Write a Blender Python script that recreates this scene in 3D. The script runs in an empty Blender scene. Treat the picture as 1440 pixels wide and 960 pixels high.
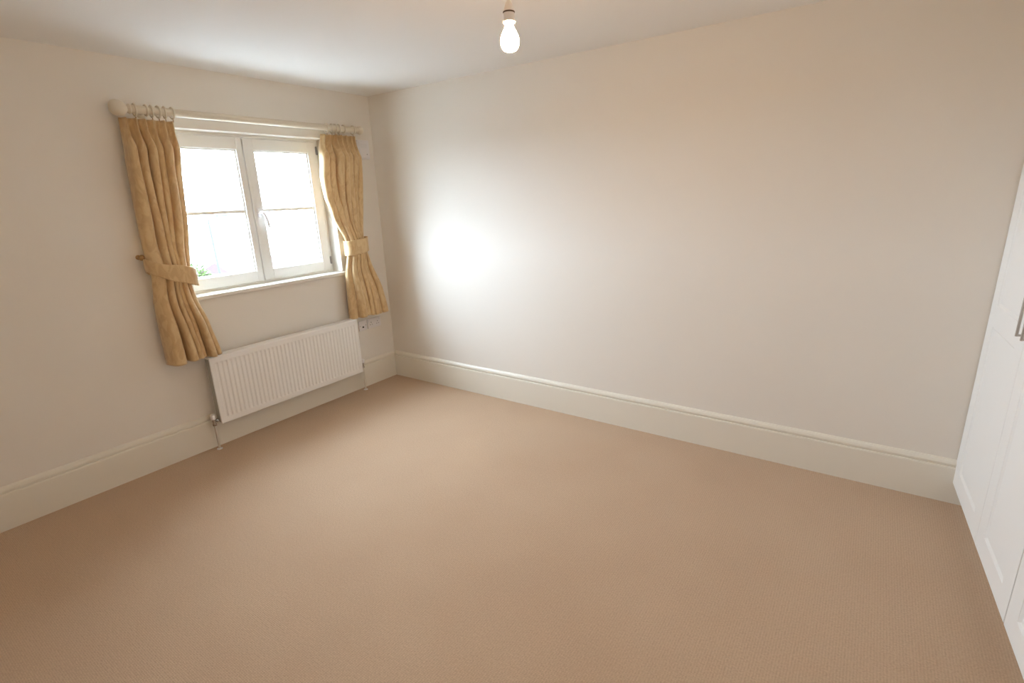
import bpy, bmesh, math, random
from mathutils import Vector, Matrix
random.seed(7)
S = bpy.context.scene
C = S.collection
PI = math.pi

# ---------------------------------------------------------------- camera
yaw, pitch, roll = 2.18537, -0.278868, -0.03944
f = Vector((math.cos(pitch)*math.cos(yaw), math.cos(pitch)*math.sin(yaw), math.sin(pitch)))
r0 = f.cross(Vector((0, 0, 1))).normalized(); u0 = r0.cross(f)
rr = math.cos(roll)*r0 + math.sin(roll)*u0; uu = -math.sin(roll)*r0 + math.cos(roll)*u0
cam = bpy.data.cameras.new('camera'); co = bpy.data.objects.new('camera', cam); C.objects.link(co)
cam.sensor_width = 36; cam.lens = 18.0; cam.clip_start = .02; cam.clip_end = 500
M3 = Matrix((rr, uu, -f)).transposed().to_4x4()
M3.translation = Vector((3.54687, -3.11407, 1.5837))
co.matrix_world = M3
S.camera = co
# ---------------------------------------------------------------- world, light, exposure
SKY = 43.5
w = bpy.data.worlds.new('overcast_sky'); S.world = w; w.use_nodes = True
bg = w.node_tree.nodes['Background']
bg.inputs[0].default_value = (.82, .95, 1.13, 1); bg.inputs[1].default_value = SKY
S.view_settings.view_transform = 'Standard'; S.view_settings.look = 'None'
S.view_settings.exposure = 0.14; S.view_settings.gamma = 1; S.view_settings.use_curve_mapping = False
pl = bpy.data.lights.new('window_portal', 'AREA'); pl.shape = 'RECTANGLE'; pl.size = 1.32; pl.size_y = 1.32
pl.cycles.is_portal = True
po = bpy.data.objects.new('window_portal', pl); C.objects.link(po)
po.location = (-.30, -1.065, 1.54); po.rotation_euler = Vector((1, 0, 0)).to_track_quat('-Z', 'Z').to_euler()
BULB = 255.0
S.cycles.max_bounces = 16; S.cycles.diffuse_bounces = 10; S.cycles.glossy_bounces = 4
S.cycles.transmission_bounces = 8; S.cycles.transparent_max_bounces = 12
S.cycles.sample_clamp_indirect = 25

# ---------------------------------------------------------------- materials
def mat(name, col, rough=.6, metal=0, spec=.5, var=0, vscale=3, bump=0, bscale=200, sheen=0, coat=0):
    m = bpy.data.materials.new(name); m.use_nodes = True
    nt = m.node_tree; b = nt.nodes['Principled BSDF']
    b.inputs['Base Color'].default_value = (*col, 1); b.inputs['Roughness'].default_value = rough
    b.inputs['Metallic'].default_value = metal; b.inputs['Specular IOR Level'].default_value = spec
    b.inputs['Sheen Weight'].default_value = sheen; b.inputs['Coat Weight'].default_value = coat
    tc = nt.nodes.new('ShaderNodeTexCoord')
    n = nt.nodes.new('ShaderNodeTexNoise'); n.inputs['Scale'].default_value = vscale; n.inputs['Detail'].default_value = 4
    nt.links.new(tc.outputs['Object'], n.inputs['Vector'])
    mx = nt.nodes.new('ShaderNodeMix'); mx.data_type = 'RGBA'
    mx.inputs[6].default_value = (*[c*(1-var) for c in col], 1); mx.inputs[7].default_value = (*[min(1, c*(1+var)) for c in col], 1)
    nt.links.new(n.outputs['Fac'], mx.inputs[0]); nt.links.new(mx.outputs[2], b.inputs['Base Color'])
    if bump:
        n2 = nt.nodes.new('ShaderNodeTexNoise'); n2.inputs['Scale'].default_value = bscale; n2.inputs['Detail'].default_value = 3
        nt.links.new(tc.outputs['Object'], n2.inputs['Vector'])
        bp = nt.nodes.new('ShaderNodeBump'); bp.inputs['Strength'].default_value = bump; bp.inputs['Distance'].default_value = .002
        nt.links.new(n2.outputs['Fac'], bp.inputs['Height']); nt.links.new(bp.outputs[0], b.inputs['Normal'])
    return m
WALL = mat('cream_wall_paint', (.81, .78, .725), .75, spec=.25, var=.015, vscale=1.2, bump=.15, bscale=90)
CEIL = mat('white_ceiling_paint', (.84, .835, .82), .85, spec=.2, var=.01, bump=.1, bscale=90)
TRIM = mat('cream_gloss_paint', (.80, .77, .685), .32, spec=.5, var=.01)
SILL = mat('white_satin_paint', (.80, .78, .72), .35, var=.01)
FRAME = mat('white_window_paint', (.83, .83, .80), .35, var=.015)
POLE = mat('cream_painted_wood', (.72, .66, .54), .35, var=.03, vscale=20)
RAD = mat('white_radiator_enamel', (.87, .87, .86), .3, var=.01)
RADIN = mat('grey_radiator_inside', (.42, .42, .38), .5, var=.04)
CHROME = mat('worn_chrome', (.55, .53, .50), .25, metal=1, var=.08, vscale=40)
STEEL = mat('brushed_steel_handle', (.50, .46, .42), .32, metal=1, var=.06, vscale=60)
COPPER = mat('painted_pipe', (.66, .62, .54), .4, var=.06, vscale=30)
PLAST = mat('white_plastic', (.80, .79, .80), .35, var=.01)
DARK = mat('dark_recess', (.03, .03, .03), .6, var=.1)
DGREY = mat('grey_gap', (.25, .24, .22), .7, var=.1)
WARD = mat('white_matt_wardrobe', (.86, .87, .86), .42, spec=.4, var=.006)
BRASS = mat('dark_brass', (.42, .26, .12), .35, metal=.8, var=.1, vscale=50)
CORD = mat('white_flex', (.72, .70, .66), .5, var=.02)
RUBBER = mat('black_ring', (.05, .03, .02), .5, var=.1)
HINGE = mat('grey_metal_hinge', (.35, .35, .35), .4, metal=.7, var=.05)
GROUND = mat('pale_street', (.13, .13, .13), .9, var=.08, vscale=.2)
LAMPM = mat('weathered_grey_post', (.034, .035, .038), .7, spec=.1, var=.05)
BRICK = mat('pale_render', (.055, .05, .048), .9, var=.05)
ROOF = mat('faded_red_tile', (.042, .029, .030), .85, spec=.1, var=.1, vscale=6)
LEAF = mat('fresh_green_leaf', (.026, .042, .010), .6, spec=.2, var=.25, vscale=4)
BARK = mat('brown_bark', (.12, .09, .06), .9, var=.2, vscale=10)

def glass_mat():
    m = bpy.data.materials.new('clear_window_glass'); m.use_nodes = True; nt = m.node_tree
    nt.nodes.remove(nt.nodes['Principled BSDF']); o = nt.nodes['Material Output']
    t = nt.nodes.new('ShaderNodeBsdfTransparent'); t.inputs[0].default_value = (.975, .985, .98, 1)
    g = nt.nodes.new('ShaderNodeBsdfGlossy'); g.inputs['Roughness'].default_value = .02
    lw = nt.nodes.new('ShaderNodeLayerWeight'); lw.inputs[0].default_value = .5     # same reflectance on both faces of the sheet
    pw = nt.nodes.new('ShaderNodeMath'); pw.operation = 'POWER'; pw.inputs[1].default_value = 5; nt.links.new(lw.outputs['Facing'], pw.inputs[0])
    fr = nt.nodes.new('ShaderNodeMapRange'); fr.inputs[3].default_value = .04; fr.inputs[4].default_value = 1; nt.links.new(pw.outputs[0], fr.inputs[0])
    mx = nt.nodes.new('ShaderNodeMixShader')
    nt.links.new(fr.outputs[0], mx.inputs[0]); nt.links.new(t.outputs[0], mx.inputs[1]); nt.links.new(g.outputs[0], mx.inputs[2])
    nt.links.new(mx.outputs[0], o.inputs[0]); return m
GLASS = glass_mat()

def bulb_mat():
    m = bpy.data.materials.new('glowing_warm_bulb'); m.use_nodes = True; nt = m.node_tree
    b = nt.nodes['Principled BSDF']
    b.inputs['Base Color'].default_value = (.9, .88, .82, 1); b.inputs['Roughness'].default_value = .2
    b.inputs['Emission Color'].default_value = (1, .60, .28, 1); b.inputs['Emission Strength'].default_value = BULB
    return m
BULBM = bulb_mat()

def carpet_mat():
    m = bpy.data.materials.new('tan_loop_carpet'); m.use_nodes = True; nt = m.node_tree; L = nt.links
    b = nt.nodes['Principled BSDF']; b.inputs['Roughness'].default_value = .95; b.inputs['Specular IOR Level'].default_value = .1
    b.inputs['Sheen Weight'].default_value = .15; b.inputs['Sheen Roughness'].default_value = .5
    tc = nt.nodes.new('ShaderNodeTexCoord')
    big = nt.nodes.new('ShaderNodeTexNoise'); big.inputs['Scale'].default_value = 1.6; big.inputs['Detail'].default_value = 5
    fine = nt.nodes.new('ShaderNodeTexNoise'); fine.inputs['Scale'].default_value = 150; fine.inputs['Detail'].default_value = 2
    for n in (big, fine): L.new(tc.outputs['Object'], n.inputs['Vector'])
    # loop pile in rows: product of two waves
    wx = nt.nodes.new('ShaderNodeTexWave'); wx.bands_direction = 'X'; wx.inputs['Scale'].default_value = 34; wx.inputs['Distortion'].default_value = .6
    wx.inputs['Detail Scale'].default_value = 12
    wy = nt.nodes.new('ShaderNodeTexWave'); wy.bands_direction = 'Y'; wy.inputs['Scale'].default_value = 50; wy.inputs['Distortion'].default_value = .8
    wy.inputs['Detail Scale'].default_value = 14
    for n in (wx, wy): L.new(tc.outputs['Object'], n.inputs['Vector'])
    mul = nt.nodes.new('ShaderNodeMath'); mul.operation = 'MULTIPLY'
    L.new(wx.outputs['Fac'], mul.inputs[0]); L.new(wy.outputs['Fac'], mul.inputs[1])
    m1 = nt.nodes.new('ShaderNodeMix'); m1.data_type = 'RGBA'
    m1.inputs[6].default_value = (.50, .35, .235, 1); m1.inputs[7].default_value = (.58, .43, .30, 1)
    L.new(big.outputs['Fac'], m1.inputs[0])
    m2 = nt.nodes.new('ShaderNodeMix'); m2.data_type = 'RGBA'; m2.blend_type = 'MULTIPLY'; m2.inputs[0].default_value = 1
    cr = nt.nodes.new('ShaderNodeMapRange'); cr.inputs[3].default_value = .80; cr.inputs[4].default_value = 1.12
    ad = nt.nodes.new('ShaderNodeMath'); ad.operation = 'ADD'; L.new(fine.outputs['Fac'], ad.inputs[0])
    hf = nt.nodes.new('ShaderNodeMath'); hf.operation = 'MULTIPLY'; hf.inputs[1].default_value = .35
    L.new(mul.outputs[0], hf.inputs[0]); L.new(hf.outputs[0], ad.inputs[1])
    cr.inputs[1].default_value = .25; cr.inputs[2].default_value = .95
    L.new(ad.outputs[0], cr.inputs[0]); L.new(m1.outputs[2], m2.inputs[6]); L.new(cr.outputs[0], m2.inputs[7])
    L.new(m2.outputs[2], b.inputs['Base Color'])
    bp = nt.nodes.new('ShaderNodeBump'); bp.inputs['Strength'].default_value = .5; bp.inputs['Distance'].default_value = .003
    L.new(ad.outputs[0], bp.inputs['Height']); L.new(bp.outputs[0], b.inputs['Normal'])
    return m
CARPET = carpet_mat()

def fabric_mat():
    m = bpy.data.materials.new('gold_damask_fabric'); m.use_nodes = True; nt = m.node_tree; L = nt.links
    b = nt.nodes['Principled BSDF']; b.inputs['Roughness'].default_value = .45; b.inputs['Sheen Weight'].default_value = .35
    b.inputs['Specular IOR Level'].default_value = .35
    tc = nt.nodes.new('ShaderNodeTexCoord')
    mp = nt.nodes.new('ShaderNodeMapping'); mp.inputs['Scale'].default_value = (1, 1, .45)
    L.new(tc.outputs['Object'], mp.inputs['Vector'])
    v = nt.nodes.new('ShaderNodeTexNoise'); v.inputs['Scale'].default_value = 22; v.inputs['Detail'].default_value = 2; v.inputs['Distortion'].default_value = 1.5
    L.new(mp.outputs[0], v.inputs['Vector'])
    cr = nt.nodes.new('ShaderNodeValToRGB'); cr.color_ramp.elements[0].position = .42; cr.color_ramp.elements[1].position = .58
    cr.color_ramp.elements[0].color = (.66, .46, .23, 1); cr.color_ramp.elements[1].color = (.76, .57, .31, 1)
    L.new(v.outputs['Fac'], cr.inputs[0]); L.new(cr.outputs[0], b.inputs['Base Color'])
    wv = nt.nodes.new('ShaderNodeTexNoise'); wv.inputs['Scale'].default_value = 400
    L.new(tc.outputs['Object'], wv.inputs['Vector'])
    bp = nt.nodes.new('ShaderNodeBump'); bp.inputs['Strength'].default_value = .2; bp.inputs['Distance'].default_value = .001
    L.new(wv.outputs['Fac'], bp.inputs['Height']); L.new(bp.outputs[0], b.inputs['Normal'])
    tr = nt.nodes.new('ShaderNodeBsdfTranslucent'); tr.inputs[0].default_value = (.86, .72, .50, 1)
    mx = nt.nodes.new('ShaderNodeMixShader'); mx.inputs[0].default_value = .14
    L.new(b.outputs[0], mx.inputs[1]); L.new(tr.outputs[0], mx.inputs[2]); L.new(mx.outputs[0], nt.nodes['Material Output'].inputs[0])
    return m
FAB = fabric_mat()

# ---------------------------------------------------------------- helpers
def obj(name, bm, m, parent=None, smooth=False):
    bmesh.ops.recalc_face_normals(bm, faces=bm.faces)
    me = bpy.data.meshes.new(name); bm.to_mesh(me); bm.free()
    me.materials.append(m)
    if smooth:
        for p in me.polygons: p.use_smooth = True
        me.set_sharp_from_angle(angle=math.radians(38))
    o = bpy.data.objects.new(name, me); C.objects.link(o)
    if parent: o.parent = parent
    return o
def tag(o, label, cat, group=None):
    o['label'] = label; o['category'] = cat
    if group: o['group'] = group
    return o
def thing(name, label, cat, loc=(0, 0, 0), rz=0, group=None):
    o = bpy.data.objects.new(name, None); C.objects.link(o); o.location = loc; o.rotation_euler = (0, 0, rz)
    o.empty_display_size = .1
    return tag(o, label, cat, group)
def struct(name, bm, m, parent=None, smooth=False):
    o = obj(name, bm, m, parent, smooth)
    if not parent: o['kind'] = 'structure'
    return o
def box(bm, a, b, bev=0, seg=2):
    v = [bm.verts.new((x, y, z)) for x in (a[0], b[0]) for y in (a[1], b[1]) for z in (a[2], b[2])]
    fs = [bm.faces.new([v[i] for i in q]) for q in ((0, 1, 3, 2), (4, 6, 7, 5), (0, 4, 5, 1), (2, 3, 7, 6), (0, 2, 6, 4), (1, 5, 7, 3))]
    if bev:
        es = list({e for q in fs for e in q.edges})
        bmesh.ops.bevel(bm, geom=es, offset=bev, segments=seg, affect='EDGES', profile=.5)
    return bm
def bx(a, b, bev=0, seg=2): return box(bmesh.new(), a, b, bev, seg)
def tube(bm, pts, rad, n=12, cap=True):
    pts = [Vector(p) for p in pts]; rings = []
    if not isinstance(rad, (list, tuple)): rad = [rad]*len(pts)
    ref = None
    for i, p in enumerate(pts):
        d = (pts[min(i+1, len(pts)-1)] - pts[max(i-1, 0)]).normalized()
        if ref is None: ref = d.orthogonal().normalized()
        a = (ref - d*ref.dot(d)).normalized(); ref = a; b = d.cross(a)
        rings.append([bm.verts.new(p + rad[i]*(math.cos(2*PI*k/n)*a + math.sin(2*PI*k/n)*b)) for k in range(n)])
    for A, B in zip(rings, rings[1:]):
        for k in range(n): bm.faces.new((A[k], A[(k+1) % n], B[(k+1) % n], B[k]))
    if cap: bm.faces.new(rings[0][::-1]); bm.faces.new(rings[-1])
    return bm
def lathe(bm, prof, n=28, origin=(0, 0, 0), axis='Z'):
    O = Vector(origin); rings = []
    for r, h in prof:
        rg = []
        for k in range(n):
            c, s = max(r, 1e-5)*math.cos(2*PI*k/n), max(r, 1e-5)*math.sin(2*PI*k/n)
            rg.append(bm.verts.new(O + (Vector((c, s, h)) if axis == 'Z' else Vector((c, h, s)) if axis == 'Y' else Vector((h, c, s)))))
        rings.append(rg)
    for A, B in zip(rings, rings[1:]):
        for k in range(n): bm.faces.new((A[k], A[(k+1) % n], B[(k+1) % n], B[k]))
    bm.faces.new(rings[0][::-1]); bm.faces.new(rings[-1])
    return bm
def torus(bm, c, R, r, axis='Y', n=28, m=8):
    c = Vector(c); G = []
    for i in range(n):
        a = 2*PI*i/n; g = []
        for j in range(m):
            b = 2*PI*j/m; q = R + r*math.cos(b); h = r*math.sin(b)
            g.append(bm.verts.new(c + (Vector((q*math.cos(a), h, q*math.sin(a))) if axis == 'Y' else Vector((q*math.cos(a), q*math.sin(a), h)))))
        G.append(g)
    for i in range(n):
        for j in range(m): bm.faces.new((G[i][j], G[(i+1) % n][j], G[(i+1) % n][(j+1) % m], G[i][(j+1) % m]))
    return bm
def extrude_profile(bm, prof, along, t0, t1):
    """prof: (out, z) pairs; along 'x' = runs along back wall (out = -y), 'y' = along window wall (out = +x)."""
    A = []
    for t in (t0, t1):
        A.append([bm.verts.new((t, -o, z) if along == 'x' else (o, t, z)) for o, z in prof])
    n = len(prof)
    for i in range(n): bm.faces.new((A[0][i], A[0][(i+1) % n], A[1][(i+1) % n], A[1][i]))
    bm.faces.new(A[0]); bm.faces.new(A[1][::-1])
    return bm

# ---------------------------------------------------------------- room shell
H = 2.4; XR = 4.82; YF = -3.95
OY0, OY1, OZ0, OZ1 = -1.69, -.458, 1.005, 2.05      # window opening
struct('floor', bx((0, YF, -.08), (XR, 0, 0)), CARPET)
struct('ceiling', bx((-.29, YF-.2, H), (XR+.2, .2, H+.15)), CEIL)
struct('wall_back', bx((-.29, 0, -.08), (XR+.2, .2, H)), WALL)
struct('wall_right', bx((XR, YF, -.08), (XR+.2, 0, H)), WALL)
struct('wall_front', bx((-.29, YF-.2, -.08), (XR+.2, YF, H)), WALL)
b = bmesh.new()
box(b, (-.29, YF, -.08), (0, OY0, H)); box(b, (-.29, OY1, -.08), (0, 0, H))
box(b, (-.29, OY0, -.08), (0, OY1, OZ0)); box(b, (-.29, OY0, OZ1), (0, OY1, H))
struct('wall_left', b, WALL)
SK = [(0, 0), (.021, 0), (.0215, .186), (.0195, .193), (.0125, .1955), (.0125, .2005), (.0185, .204), (.0185, .212), (.0145, .222), (.006, .231), (0, .233)]
struct('baseboard_back', extrude_profile(bmesh.new(), SK, 'x', .022, XR), TRIM)
struct('baseboard_left', extrude_profile(bmesh.new(), SK, 'y', YF, 0), TRIM)

# ---------------------------------------------------------------- window
FX0, FX1 = -.175, -.105        # outer frame depth
b = bmesh.new()
box(b, (FX0, OY0, OZ0+.025), (FX1, OY0+.045, OZ1), .003); box(b, (FX0, OY1-.028, OZ0+.025), (FX1-.012, OY1, OZ1), .003)
box(b, (FX0, OY0+.045, OZ1-.02), (FX1, OY1-.028, OZ1), .002); box(b, (FX0, OY0+.045, OZ0+.02), (FX1, OY1-.028, OZ0+.04), .002)
win = struct('window_1', b, FRAME)
b = bmesh.new()
box(b, (-.289, OY0, OZ0), (.0, OY1, OZ0+.026)); box(b, (0, OY0-.03, OZ0-.002), (.028, OY1+.03, OZ0+.026), .008, 3)
sl = struct('window_sill', b, SILL, win)
def casement(y0, y1, z0, z1, sl_, sr_, rail, hinge_y):
    x0, x1 = -.165, -.095
    b = bmesh.new()
    gy0, gy1, gz0, gz1 = y0+sl_, y1-sr_, z0+rail, z1-rail
    box(b, (x0, y0, z0), (x1, gy0, z1), .004); box(b, (x0, gy1, z0), (x1, y1, z1), .004)
    box(b, (x0, gy0-.001, z0), (x1, gy1+.001, gz0), .004); box(b, (x0, gy0-.001, gz1), (x1, gy1+.001, z1), .004)
    s = obj('casement', b, FRAME, win)
    zm = 1.543
    # rounded glazing bead all round the panes
    b = bmesh.new(); t = .009
    box(b, (-.125, gy0, gz0), (-.108, gy0+t, gz1), .003); box(b, (-.125, gy1-t, gz0), (-.108, gy1, gz1), .003)
    box(b, (-.125, gy0, gz0), (-.108, gy1, gz0+t), .003); box(b, (-.125, gy0, gz1-t), (-.108, gy1, gz1), .003)
    obj('glazing_bead', b, FRAME, s)
    obj('glazing_bar', bx((-.150, gy0, zm-.011), (-.110, gy1, zm+.011), .003), FRAME, s)
    for q0, q1 in ((gz0-.004, zm-.006), (zm+.006, gz1+.004)):      # sealed double glazing: two sheets to each unit
        b = box(bmesh.new(), (-.130, gy0-.004, q0), (-.126, gy1+.004, q1)); box(b, (-.146, gy0-.004, q0), (-.142, gy1+.004, q1))
        obj('pane', b, GLASS, s)
    for hz in (z0+.05, z1-.09):
        b = tube(bmesh.new(), [(-.093, hinge_y, hz), (-.093, hinge_y, hz+.06)], .0065, 10)
        box(b, (-.097, hinge_y-.008, hz+.004), (-.092, hinge_y+.008, hz+.056))
        obj('hinge', b, HINGE, s)
    return s
s1 = casement(-1.642, -1.074, 1.046, 2.028, .075, .045, .078, -1.640)
s2 = casement(-1.070, -.490, 1.046, 2.028, .075, .075, .078, -.488)
b = bx((-.094, -1.070, 1.05), (-.088, -1.050, 2.024), .002)
obj('cover_strip', b, FRAME, s2)
# espagnolette handle
hy, hz = -1.035, 1.528
b = bx((-.095, hy-.014, hz-.035), (-.085, hy+.014, hz+.035), .005, 3)
lathe(b, [(.011, -.09), (.011, -.07), (.009, -.066)], 16, (0, hy, hz), 'X')
tube(b, [(-.075, hy, hz), (-.058, hy, hz+.004), (-.048, hy+.006, hz), (-.044, hy+.016, hz-.02), (-.044, hy+.026, hz-.05), (-.046, hy+.032, hz-.08), (-.046, hy+.034, hz-.105)],
     [.008, .010, .011, .011, .011, .010, .008], 12)
obj('handle', b, mat('satin_silver', (.86, .87, .90), .38, metal=.45, var=.02), s2, True)

# ---------------------------------------------------------------- curtain pole, rings
PX, PZ = .080, 2.119
pr = thing('curtain_pole', 'cream painted wooden curtain pole above the window', 'curtain pole', (PX, -1.0, PZ))
b = lathe(bmesh.new(), [(.020, -.775), (.022, -.77), (.022, .765), (.020, .77)], 28, (0, 0, 0), 'Y')
obj('pole', b, POLE, pr, True)
fin = [(.022, 0), (.024, .002), (.026, .008), (.022, .014), (.018, .02), (.024, .026), (.036, .036), (.043, .052), (.0435, .066), (.038, .084), (.026, .096), (.010, .102), (0, .103)]
for sgn, y in ((-1, -.77), (1, .765)):
    k = 1 if sgn < 0 else .72
    b = lathe(bmesh.new(), [(max(.0, r*k if h > .02 else r), sgn*h*k) for r, h in fin], 28, (0, y, 0), 'Y')
    obj('finial', b, POLE, pr, True)
for y in (-.695, .655):
    b = lathe(bmesh.new(), [(.031, -.087), (.031, -.082), (.024, -.074), (.014, -.066), (.012, -.05), (.013, -.028)], 24, (0, y, -.006), 'X')
    torus(b, (0, y, 0), .0265, .0060)
    obj('bracket', b, POLE, pr, True)
rings_l = [(-1.752, 'cream curtain ring nearest the ball finial left of the window'), (-1.668, 'cream curtain ring just inside the bracket above the left curtain'),
           (-1.634, 'cream ring over the middle of the left curtain, second inside the bracket'), (-1.600, 'cream ring over the left curtain, second from its window edge'),
           (-1.560, 'cream ring holding the window edge of the left curtain')]
rings_r = [(-.500, 'cream ring holding the window edge of the right curtain'), (-.455, 'cream ring over the right curtain, second from its window edge'),
           (-.425, 'cream ring over the right curtain, third from its window edge'), (-.390, 'cream ring over the right curtain, nearest its bracket on the window side'),
           (-.258, 'cream ring nearest the finial beside the room corner')]
ring0 = None
for grp, lst in (('rings of the left curtain', rings_l), ('rings of the right curtain', rings_r)):
    for y, lab in lst:
        if ring0 is None:
            ring0 = obj('curtain_ring', torus(bmesh.new(), (0, 0, 0), .0305, .0050), POLE, None, True)
            e = obj('ring_eye', tube(torus(bmesh.new(), (0, 0, -.0395), .0045, .0012, n=14, m=6), [(0, 0, -.044), (.0, 0, -.050)], .0013, 6), BRASS, ring0)
            o = ring0
        else:
            o = ring0.copy(); C.objects.link(o)
            e2 = e.copy(); C.objects.link(e2); e2.parent = o
        o.location = (PX, y, PZ-.003); o.rotation_euler = (0, 0, random.uniform(-.18, .18))
        tag(o, lab, 'curtain ring', grp)

# ---------------------------------------------------------------- curtains
def interp(tab, z):
    if z >= tab[0][1]: return tab[0][0]
    for (y0, z0), (y1, z1) in zip(tab, tab[1:]):
        if z >= z1:
            t = (z-z1)/(z0-z1); t = t*t*(3-2*t)*.5 + t*.5; return y1 + (y0-y1)*t
    return tab[-1][0]
LL = [(-1.828, 2.07), (-1.834, 1.94), (-1.843, 1.82), (-1.853, 1.56), (-1.866, 1.28), (-1.867, 1.136), (-1.870, .94), (-1.873, .65)]
LR = [(-1.548, 2.07), (-1.556, 1.95), (-1.576, 1.75), (-1.588, 1.55), (-1.614, 1.285), (-1.640, 1.14), (-1.630, 1.04), (-1.590, .857), (-1.558, .65)]
RL = [(-.540, 2.07), (-.570, 1.94), (-.590, 1.76), (-.578, 1.63), (-.535, 1.497), (-.460, 1.29), (-.455, 1.15), (-.478, .99), (-.490, .65)]
RR = [(-.222, 2.07), (-.237, 1.87), (-.250, 1.54), (-.268, 1.296), (-.256, 1.224), (-.232, 1.10), (-.165, .85), (-.140, .65)]
def sst(a, b, x):
    t = min(1, max(0, (x-a)/(b-a))); return t*t*(3-2*t)
def curtain(name, label, tl, tr, N, ztie, zb, mirror, seed):
    rnd = random.Random(seed)
    wts = [rnd.uniform(.85, 1.2) for _ in range(N)]; tot = sum(wts)
    cum = [0]
    for q in wts: cum.append(cum[-1]+q/tot)
    wtt = [rnd.uniform(.6, 1.4) for _ in range(N)]
    if not mirror: wtt[0] = 2.6
    tot2 = sum(wtt)
    cu2 = [0]
    for q in wtt: cu2.append(cu2[-1]+q/tot2)
    amps = [rnd.uniform(.7, 1.15) for _ in range(N)]
    ampt = [rnd.uniform(.7, 1.15) for _ in range(N)]
    K = 18; NV = 110; zt = 2.073
    bm = bmesh.new(); G = []
    for j in range(NV+1):
        v = j/NV; z = zt + (zb-zt)*v; row = []
        yl, yr = interp(tl, z), interp(tr, z)
        near = math.exp(-((z-ztie)/.13)**2)
        low = sst(ztie, zb+.1, z) if z < ztie else 0
        head = sst(zt-.17, zt-.02, z)
        up = sst(ztie+.02, zt-.15, z)                      # 0 at the tie, 1 at the top
        low = 1 - sst(zb+.05, ztie, z) if z < ztie else 0
        A = .052*up + .064*low + .036 - .010*near
        if mirror: A *= 1.18
        A = A*(1-head) + .045*head
        env_p = near
        for i in range(N):
            for k in range(K + (1 if i == N-1 else 0)):
                t = k/K
                mixw = sst(zt-.9, zt, z)                   # pleats at the heading spread evenly, folds below gather unevenly
                u = (cum[i] + (cum[i+1]-cum[i])*t)*mixw + (cu2[i] + (cu2[i+1]-cu2[i])*t)*(1-mixw)
                am = amps[i]*mixw + ampt[i]*(1-mixw)
                lobe = (1-abs(2*t-1)**(2.6 if not mirror else 3.2))
                pinch = math.exp(-((t-.5)/.13)**2)
                lob = lobe*(1-.75*head) + pinch*.75*head
                edge = .6 + .4*sst(0, .25, (u if mirror else 1-u))
                x = .050 + .016*near + A*am*lob*edge*(1-near + near*math.sqrt(max(0, 1-(2*u-1)**2)))
                x += near*.030*math.sqrt(max(0, 1-(2*u-1)**2)) + .008*near
                # lean of each fold
                du = -.055*math.sin(2*PI*t)*(1-head)*(1-.6*near)*(4/N if not mirror else 6/N)
                y = yl + (yr-yl)*(u + du*.6)
                y = (yl+yr)/2 + (y-(yl+yr)/2)*(1-.09*near)
                y += .004*math.sin(z*9+i*1.7)*(1-near)*sst(0, .1, u)*sst(0, .1, 1-u)
                zz = z
                if j == NV: zz += .006*math.sin(u*9+seed)
                row.append(bm.verts.new((x, y, zz)))
        G.append(row)
    for A_, B_ in zip(G, G[1:]):
        for a in range(len(A_)-1): bm.faces.new((A_[a], A_[a+1], B_[a+1], B_[a]))
    yc = (interp(tl, zt)+interp(tr, zt))/2
    o = obj(name, bm, FAB, None, False)
    for p in o.data.polygons: p.use_smooth = True
    sd = o.modifiers.new('thickness', 'SOLIDIFY'); sd.thickness = .0022; sd.offset = 0
    tag(o, label, 'curtain', 'gold curtains')
    # hem band sub part
    return o
cl = curtain('curtain', 'gold damask curtain hanging left of the window, tied back', LL, LR, 6, 1.21, .655, False, 3)
cr = curtain('curtain', 'gold damask curtain hanging right of the window beside the room corner', RL, RR, 7, 1.23, .648, True, 11)

def tieback(label, yo, yi, zo, zi, ho, hi, xc, xr):
    """closed fabric band; yo = hook side, yi = window side"""
    bm = bmesh.new(); n = 56; G = []
    yc, yr = (yo+yi)/2, (yi-yo)/2
    for k in range(n):
        a = 2*PI*k/n
        c, s = math.cos(a), math.sin(a)
        e = .8
        y = yc + yr*math.copysign(abs(c)**e, c); x = xc + xr*math.copysign(abs(s)**e, s)
        t = (c+1)/2; zc = zo + (zi-zo)*t**.75 ; h = ho + (hi-ho)*sst(0, .7, t)
        g = []
        for q in (-.5, -.44, -.15, .15, .44, .5):
            bul = .003*(1-(2*q)**2)
            g.append(bm.verts.new((x + bul*s, y + bul*c, zc + h*q)))
        G.append(g)
    for i in range(n):
        A, B = G[i], G[(i+1) % n]
        for j in range(5): bm.faces.new((A[j], B[j], B[j+1], A[j+1]))
    o = obj('curtain_tieback', bm, FAB, None)
    for p in o.data.polygons: p.use_smooth = True
    sd = o.modifiers.new('thickness', 'SOLIDIFY'); sd.thickness = .006; sd.offset = 1
    sd.use_even_offset = True
    tag(o, label, 'tieback', 'gold curtain tiebacks')
tieback('gold fabric tieback band wrapped around the left curtain', -1.870, -1.618, 1.268, 1.165, .075, .110, .084, .062)
tieback('gold fabric tieback band wrapped around the right curtain', -.252, -.458, 1.245, 1.218, .11, .118, .082, .058)
def hook(label, y, z, grp):
    b = lathe(bmesh.new(), [(.014, 0), (.014, .003), (.006, .006), (.005, .02), (.005, .036), (.010, .040), (.0155, .046), (.017, .054), (.013, .062), (.005, .067)], 20, (0, 0, 0), 'X')
    o = obj('tieback_hook', b, BRASS, None, True); o.location = (0, y, z)
    tag(o, label, 'hook', grp)
hook('small brass knob hook on the wall holding the left tieback', -1.872, 1.312, 'tieback hooks')

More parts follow.
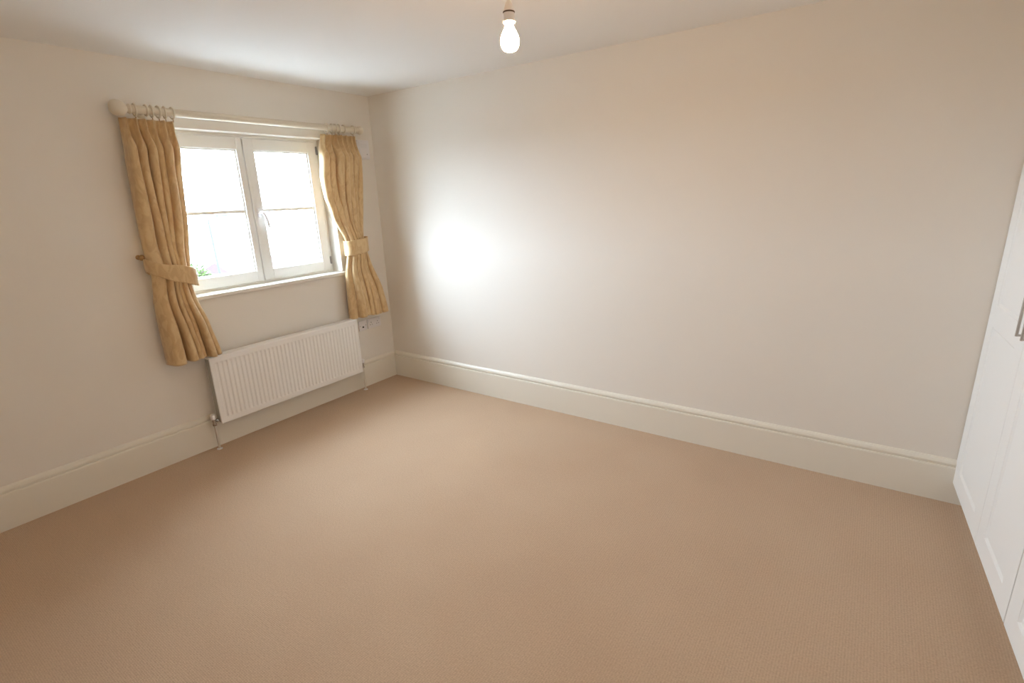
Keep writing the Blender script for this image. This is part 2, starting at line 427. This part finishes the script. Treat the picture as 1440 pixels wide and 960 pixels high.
# ---------------------------------------------------------------- radiator
RY0, RY1, RZ0, RZ1, RX0, RX1 = -1.655, -.462, .178, .640, .040, .112
rad = thing('radiator', 'white panel radiator with vertical ribs below the window', 'radiator', (0, (RY0+RY1)/2, RZ0))
oc = -(RY0+RY1)/2
def rb(a, b_): return (a[0], a[1]+oc, a[2]-RZ0), (b_[0], b_[1]+oc, b_[2]-RZ0)
bm = bmesh.new()
ys = [RY0, RY0+.003, RY0+.02]; nr = 38; y = RY0+.028; pitch_ = (RY1-RY0-.056)/nr
prof = [(RY0, -.006), (RY0+.003, 0), (RY0+.026, 0)]
for i in range(nr):
    yb = RY0+.028+i*pitch_
    prof += [(yb+pitch_*.12, 0), (yb+pitch_*.30, -.0042), (yb+pitch_*.62, -.0042), (yb+pitch_*.80, 0)]
prof += [(RY1-.026, 0), (RY1-.003, 0), (RY1, -.006)]
zs = [(RZ0, 0, -.006), (RZ0+.004, 0, 0), (RZ0+.036, 0, 0), (RZ0+.048, 1, 0), (RZ1-.048, 1, 0), (RZ1-.036, 0, 0), (RZ1-.004, 0, 0), (RZ1, 0, -.006)]
G = []
for z, m_, dx in zs:
    G.append([bm.verts.new((RX1 + (d*m_ if 0 < i < len(prof)-1 else d) + dx, yy+oc, z-RZ0)) for i, (yy, d) in enumerate(prof)])
for A, B in zip(G, G[1:]):
    for a in range(len(A)-1): bm.faces.new((A[a], A[a+1], B[a+1], B[a]))
fp = obj('front_panel', bm, RAD, rad)
m_ = fp.modifiers.new('t', 'SOLIDIFY'); m_.thickness = .002
obj('back_panel', bx(*rb((RX0, RY0+.004, RZ0+.004), (RX0+.012, RY1-.004, RZ1-.004)), .003), RAD, rad)
bm = bmesh.new()
for i in range(70):
    yy = RY0+.02+i*(RY1-RY0-.04)/69
    box(bm, *rb((RX0+.013, yy-.0006, RZ0+.03), (RX1-.010, yy+.0006, RZ1-.02)))
fo = obj('convector_fins', bm, RADIN, rad); fo['kind'] = 'stuff'
bm = box(bmesh.new(), *rb((RX0+.002, RY0+.001, RZ1-.012), (RX1-.004, RY1-.001, RZ1+.003)), .002)
obj('top_cover', bm, RAD, rad)
for y in (RY0+.001, RY1-.005):
    bm = bmesh.new()
    box(bm, *rb((RX0+.014, y, RZ0+.01), (RX1-.010, y+.004, RZ1-.012)), .001)
    for z0 in (RZ0+.08, RZ0+.2, RZ0+.32):
        box(bm, *rb((RX0+.030, y-.0012, z0), (RX0+.042, y+.0052, z0+.08)))
    obj('side_panel', bm, RADIN, rad)
for y in (RY0+.2, RY1-.2):
    obj('wall_bracket', bx(*rb((.001, y-.015, RZ0+.05), (RX0, y+.015, RZ1-.05))), RAD, rad)
def vb(pts): return [(x, y+oc, z-RZ0) for x, y, z in pts]
for k, (yv, sgn) in enumerate(((-1.685, 1), (-.430, -1))):
    xv = .073; zv = .205 if k == 0 else .235
    bm = tube(bmesh.new(), vb([(xv, yv, zv-.028), (xv, yv, zv+.012)]), [.011, .012], 14)
    tube(bm, vb([(xv, yv, zv-.002), (xv, yv+sgn*.045, zv-.002)]), .009, 12)
    tube(bm, vb([(xv, yv, zv-.034), (xv, yv, zv-.022)]), .014, 6)
    tube(bm, vb([(xv, yv+sgn*.015, zv-.002), (xv, yv+sgn*.027, zv-.002)]), .014, 6)
    v = obj('valve', bm, CHROME, rad, True)
    bm = lathe(bmesh.new(), [(.012, .010), (.015, .012), (.0165, .018), (.0165, .038), (.0145, .044), (.005, .046)], 18, vb([(xv, yv, zv)])[0])
    obj('valve_cap', bm, PLAST, v, True)
    obj('pipe', tube(bmesh.new(), vb([(xv, yv, zv-.025), (xv, yv, 0.0)]), .0075, 12), COPPER, rad, True)
    obj('pipe_collar', lathe(bmesh.new(), [(.018, 0), (.018, .003), (.009, .007)], 18, vb([(xv, yv, 0.0)])[0]), PLAST, rad, True)

# ---------------------------------------------------------------- wall fittings on the window wall
def plate(name, label, cat, y0, y1, z0, z1, d, m=PLAST, bev=.004):
    t = thing(name, label, cat, (0, (y0+y1)/2, (z0+z1)/2))
    hy_, hz_ = (y1-y0)/2, (z1-z0)/2
    obj('faceplate', bx((0, -hy_, -hz_), (d, hy_, hz_), bev, 3), m, t)
    return t, hy_, hz_
t, a, c = plate('double_socket', 'white double power socket low on the wall right of the radiator', 'socket', -.277, -.130, .502, .588, .011)
for s in (-1, 1):
    yy = s*.036
    bm = bmesh.new(); box(bm, (.0112, yy-.002, .004), (.0122, yy+.002, .013)); box(bm, (.0112, yy-.0145, -.014), (.0122, yy-.008, -.010)); box(bm, (.0112, yy+.008, -.014), (.0122, yy+.0145, -.010))
    obj('pin_slots', bm, DARK, t)
    obj('rocker_switch', bx((.010, yy+s*.024-.006, .014), (.0145, yy+s*.024+.006, .032), .0015), PLAST, t)
t, a, c = plate('telephone_socket', 'white single telephone socket touching the end of the radiator', 'socket', -.372, -.285, .500, .586, .010)
obj('port', bx((.0095, -.008, -.020), (.0105, .008, -.006)), DARK, t)
for s in (-1, 1):
    obj('screw', lathe(bmesh.new(), [(.003, .009), (.003, .0108)], 12, (0, s*.030, 0), 'X'), DGREY, t)
t, a, c = plate('wall_thermostat', 'white plastic control box on the wall by the right curtain top', 'thermostat', -.178, -.058, 1.910, 2.058, .022, bev=.006)
obj('cover', bx((.021, -.048, -.062), (.0265, .048, .062), .003), PLAST, t)
obj('button', lathe(bmesh.new(), [(.004, .026), (.004, .028)], 14, (0, .026, -.036), 'X'), HINGE, t)
obj('display_recess', bx((.0262, -.036, .010), (.0272, .036, .045), .0004), mat('pale_grey_panel', (.76, .76, .77), .3, var=.02), t)
t, a, c = plate('wall_sensor', 'tiny white sensor on the wall just below the control box', 'sensor', -.188, -.148, 1.768, 1.836, .016, bev=.004)
obj('lens', bx((.0155, -.008, -.012), (.0170, .008, .012), .001), mat('pale_blue_lens', (.66, .72, .80), .2, var=.02), t)

# ---------------------------------------------------------------- pendant bulb
BXp, BYp = 2.516, -1.60
pen = thing('pendant_light', 'bare glowing bulb hanging from a white ceiling flex', 'ceiling light', (BXp, BYp, H))
def pz(z): return z-H
obj('ceiling_rose', lathe(bmesh.new(), [(.040, 0), (.040, -.012), (.036, -.020), (.020, -.028), (.006, -.032)], 28), PLAST, pen, True)
obj('flex', tube(bmesh.new(), [(0, 0, pz(2.372)), (0, 0, pz(2.150))], .0032, 10), CORD, pen, True)
hold = obj('lamp_holder', lathe(bmesh.new(), [(.006, pz(2.166)), (.009, pz(2.163)), (.0135, pz(2.150)), (.0165, pz(2.137)), (.017, pz(2.134)), (.0172, pz(2.1335)), (.0175, pz(2.132)),
      (.0175, pz(2.108)), (.0165, pz(2.106))], 26), PLAST, pen, True)
obj('black_band', torus(bmesh.new(), (0, 0, pz(2.1345)), .0166, .0026, axis='Z'), RUBBER, hold)
obj('shade_ring', torus(bmesh.new(), (0, 0, pz(2.108)), .0182, .0026, axis='Z'), PLAST, hold, True)
bprof = [(.0125, pz(2.108)), (.0130, pz(2.098)), (.0160, pz(2.090)), (.0215, pz(2.080)), (.0265, pz(2.070)), (.0292, pz(2.060)), (.0298, pz(2.052)), (.0288, pz(2.043)), (.0255, pz(2.034)), (.0195, pz(2.027)), (.010, pz(2.0235)), (0.0, pz(2.0228))]
obj('bulb', lathe(bmesh.new(), bprof, 28), BULBM, pen, True)

# ---------------------------------------------------------------- fitted wardrobe
TH = .048; WX = 4.030
def wardrobe(label, s0, widths, pos_s, hz0=1.0, hz1=1.19):
    """s runs from the blank wall towards the camera; local y = -s"""
    t = thing('fitted_wardrobe', label, 'wardrobe', (WX + math.sin(TH)*s0, -math.cos(TH)*s0 - .005, 0), TH, 'fitted white wardrobes')
    W = sum(widths) + .003*(len(widths)-1)
    st = .032 if s0 == 0 else .0
    b = bmesh.new()
    box(b, (.021, -W+.001, .10), (.60, -W+.019, H-.03)); box(b, (.021, -st-.018, .10), (.60, -st-.0, H-.03))
    box(b, (.021, -W+.019, .10), (.60, -st-.018, .118)); box(b, (.021, -W+.019, H-.05), (.60, -st-.018, H-.03))
    box(b, (.585, -W+.019, .118), (.60, -st-.018, H-.05))
    obj('carcass', b, WARD, t)
    obj('plinth', bx((.06, -W+.001, 0), (.078, -st, .10)), WARD, t)
    obj('cornice', bx((.004, -W+.001, H-.045), (.05, -.004, H-.002), .003), WARD, t)
    s = 0
    for i, wd in enumerate(widths):
        z0, z1 = .114, H-.05; zr = .938
        b = bmesh.new()
        a0, a1 = -s-wd, -s
        sl_ = .095; rl = .09
        # slab back, then stiles and rails standing proud with softly bevelled inner edges
        box(b, (.007, a0+.001, z0+.001), (.020, a1-.001, z1-.001))
        box(b, (0, a0, z0), (.0195, a0+sl_, z1), .0018); box(b, (0, a1-sl_, z0), (.0195, a1, z1), .0018)
        box(b, (0.0001, a0+sl_-.004, z0), (.0195, a1-sl_+.004, z0+rl), .0018)
        box(b, (0.0001, a0+sl_-.004, z1-rl), (.0195, a1-sl_+.004, z1), .0018)
        box(b, (0.0001, a0+sl_-.004, zr), (.0195, a1-sl_+.004, zr+.10), .0018)
        d = obj('door', b, WARD, t)
        # panel bead: sloping moulding inside the frame
        b = bmesh.new()
        for q0, q1 in ((z0+rl, zr), (zr+.10, z1-rl)):
            o_ = [(a0+sl_, q0), (a1-sl_, q0), (a1-sl_, q1), (a0+sl_, q1)]
            i_ = [(a0+sl_+.010, q0+.010), (a1-sl_-.010, q0+.010), (a1-sl_-.010, q1-.010), (a0+sl_+.010, q1-.010)]
            vo = [b.verts.new((.0015, *p)) for p in o_]; vi = [b.verts.new((.0068, *p)) for p in i_]
            vb_ = [b.verts.new((.0075, *p)) for p in o_]
            for k in range(4):
                b.faces.new((vo[k], vo[(k+1) % 4], vi[(k+1) % 4], vi[k])); b.faces.new((vo[k], vb_[k], vb_[(k+1) % 4], vo[(k+1) % 4]))
        obj('panel_moulding', b, WARD, d)
        hs = -(s+wd)+.033 if i % 2 == 0 else -s-.033
        b = tube(bmesh.new(), [(-.017, hs, hz0), (-.017, hs, hz1)], .0048, 14)
        for hzz in (hz0+.004, hz1-.004): tube(b, [(-.017, hs, hzz), (.001, hs, hzz)], .0042, 12)
        obj('handle', b, STEEL, d, True)
        s += wd+.003
    return t
wardrobe('white panelled wardrobe with a pair of steel handles, against the blank wall', 0, (.545, .471), 0)
wardrobe('second white wardrobe, only a sliver showing at the lower right edge', 1.026, (.508, .508), 0)

# ---------------------------------------------------------------- outside the window (bright overcast street)
GZ = -3.2
go = struct('ground_outside', bx((-160, -120, GZ-.2), (-.6, 140, GZ)), GROUND)
lp = thing('street_lamp', 'slim grey street lamp seen faintly through the left casement', 'street lamp', (-16.45, 6.42, GZ))
obj('post', tube(bmesh.new(), [(0, 0, 0), (0, 0, 1.1), (0, 0, 1.1), (-.05, -.05, 4.3)], [.09, .085, .055, .035], 12), LAMPM, lp, True)
obj('arm', tube(bmesh.new(), [(-.05, -.05, 4.28), (-.02, .08, 4.40), (.05, .30, 4.46)], .028, 10), LAMPM, lp, True)
obj('lantern', bx((-.03, .24, 4.42), (.14, .62, 4.50), .03), LAMPM, lp)
g = thing('outbuilding', 'low building with a faded red roof across the street', 'building', (-22.5, 11.2, GZ))
obj('walls', bx((-2, -1.8, 0), (2, 2.8, 1.5)), BRICK, g)
b = bmesh.new()
v = [b.verts.new(p) for p in ((2.2, -2.1, 1.45), (2.2, 3.1, 1.45), (0, 3.1, 2.15), (0, -2.1, 2.15), (-2.2, 3.1, 1.45), (-2.2, -2.1, 1.45),
                              (2.2, -2.1, 1.38), (2.2, 3.1, 1.38), (-2.2, 3.1, 1.38), (-2.2, -2.1, 1.38))]
for q in ((0, 1, 2, 3), (3, 2, 4, 5), (0, 6, 7, 1), (4, 8, 9, 5), (6, 9, 8, 7), (0, 3, 5, 9, 6), (1, 7, 8, 4, 2)): b.faces.new([v[i] for i in q])
obj('roof', b, ROOF, g)
obj('garage_door', bx((2.0, -.6, 0), (2.05, 1.6, 1.25)), LAMPM, g)
tr = thing('leafy_tree', 'pale green tree top at the lower left of the window view', 'tree', (-11.9, 3.45, GZ))
obj('trunk', tube(bmesh.new(), [(0, 0, 0), (.03, .02, 1.2), (0, .05, 2.3)], [.12, .09, .05], 10), BARK, tr, True)
b = bmesh.new()
for i in range(1500):
    th, ph = random.uniform(0, 2*PI), math.acos(random.uniform(-1, 1)); R = .78*random.uniform(.4, 1)**.5*(1+.15*math.sin(3*th)+.12*math.cos(4*ph))
    p = Vector((R*math.sin(ph)*math.cos(th), R*math.sin(ph)*math.sin(th), 2.45+R*1.0*math.cos(ph)))
    n_ = Vector((random.gauss(0, 1), random.gauss(0, 1), random.gauss(0, 1))).normalized(); a_ = n_.orthogonal().normalized(); c_ = n_.cross(a_)
    s_ = random.uniform(.04, .075)
    b.faces.new([b.verts.new(p+a_*s_*1.5), b.verts.new(p+c_*s_*.6+n_*.01), b.verts.new(p-a_*s_*1.2), b.verts.new(p-c_*s_*.6+n_*.01)])
fl = obj('foliage', b, LEAF, tr); fl['kind'] = 'stuff'
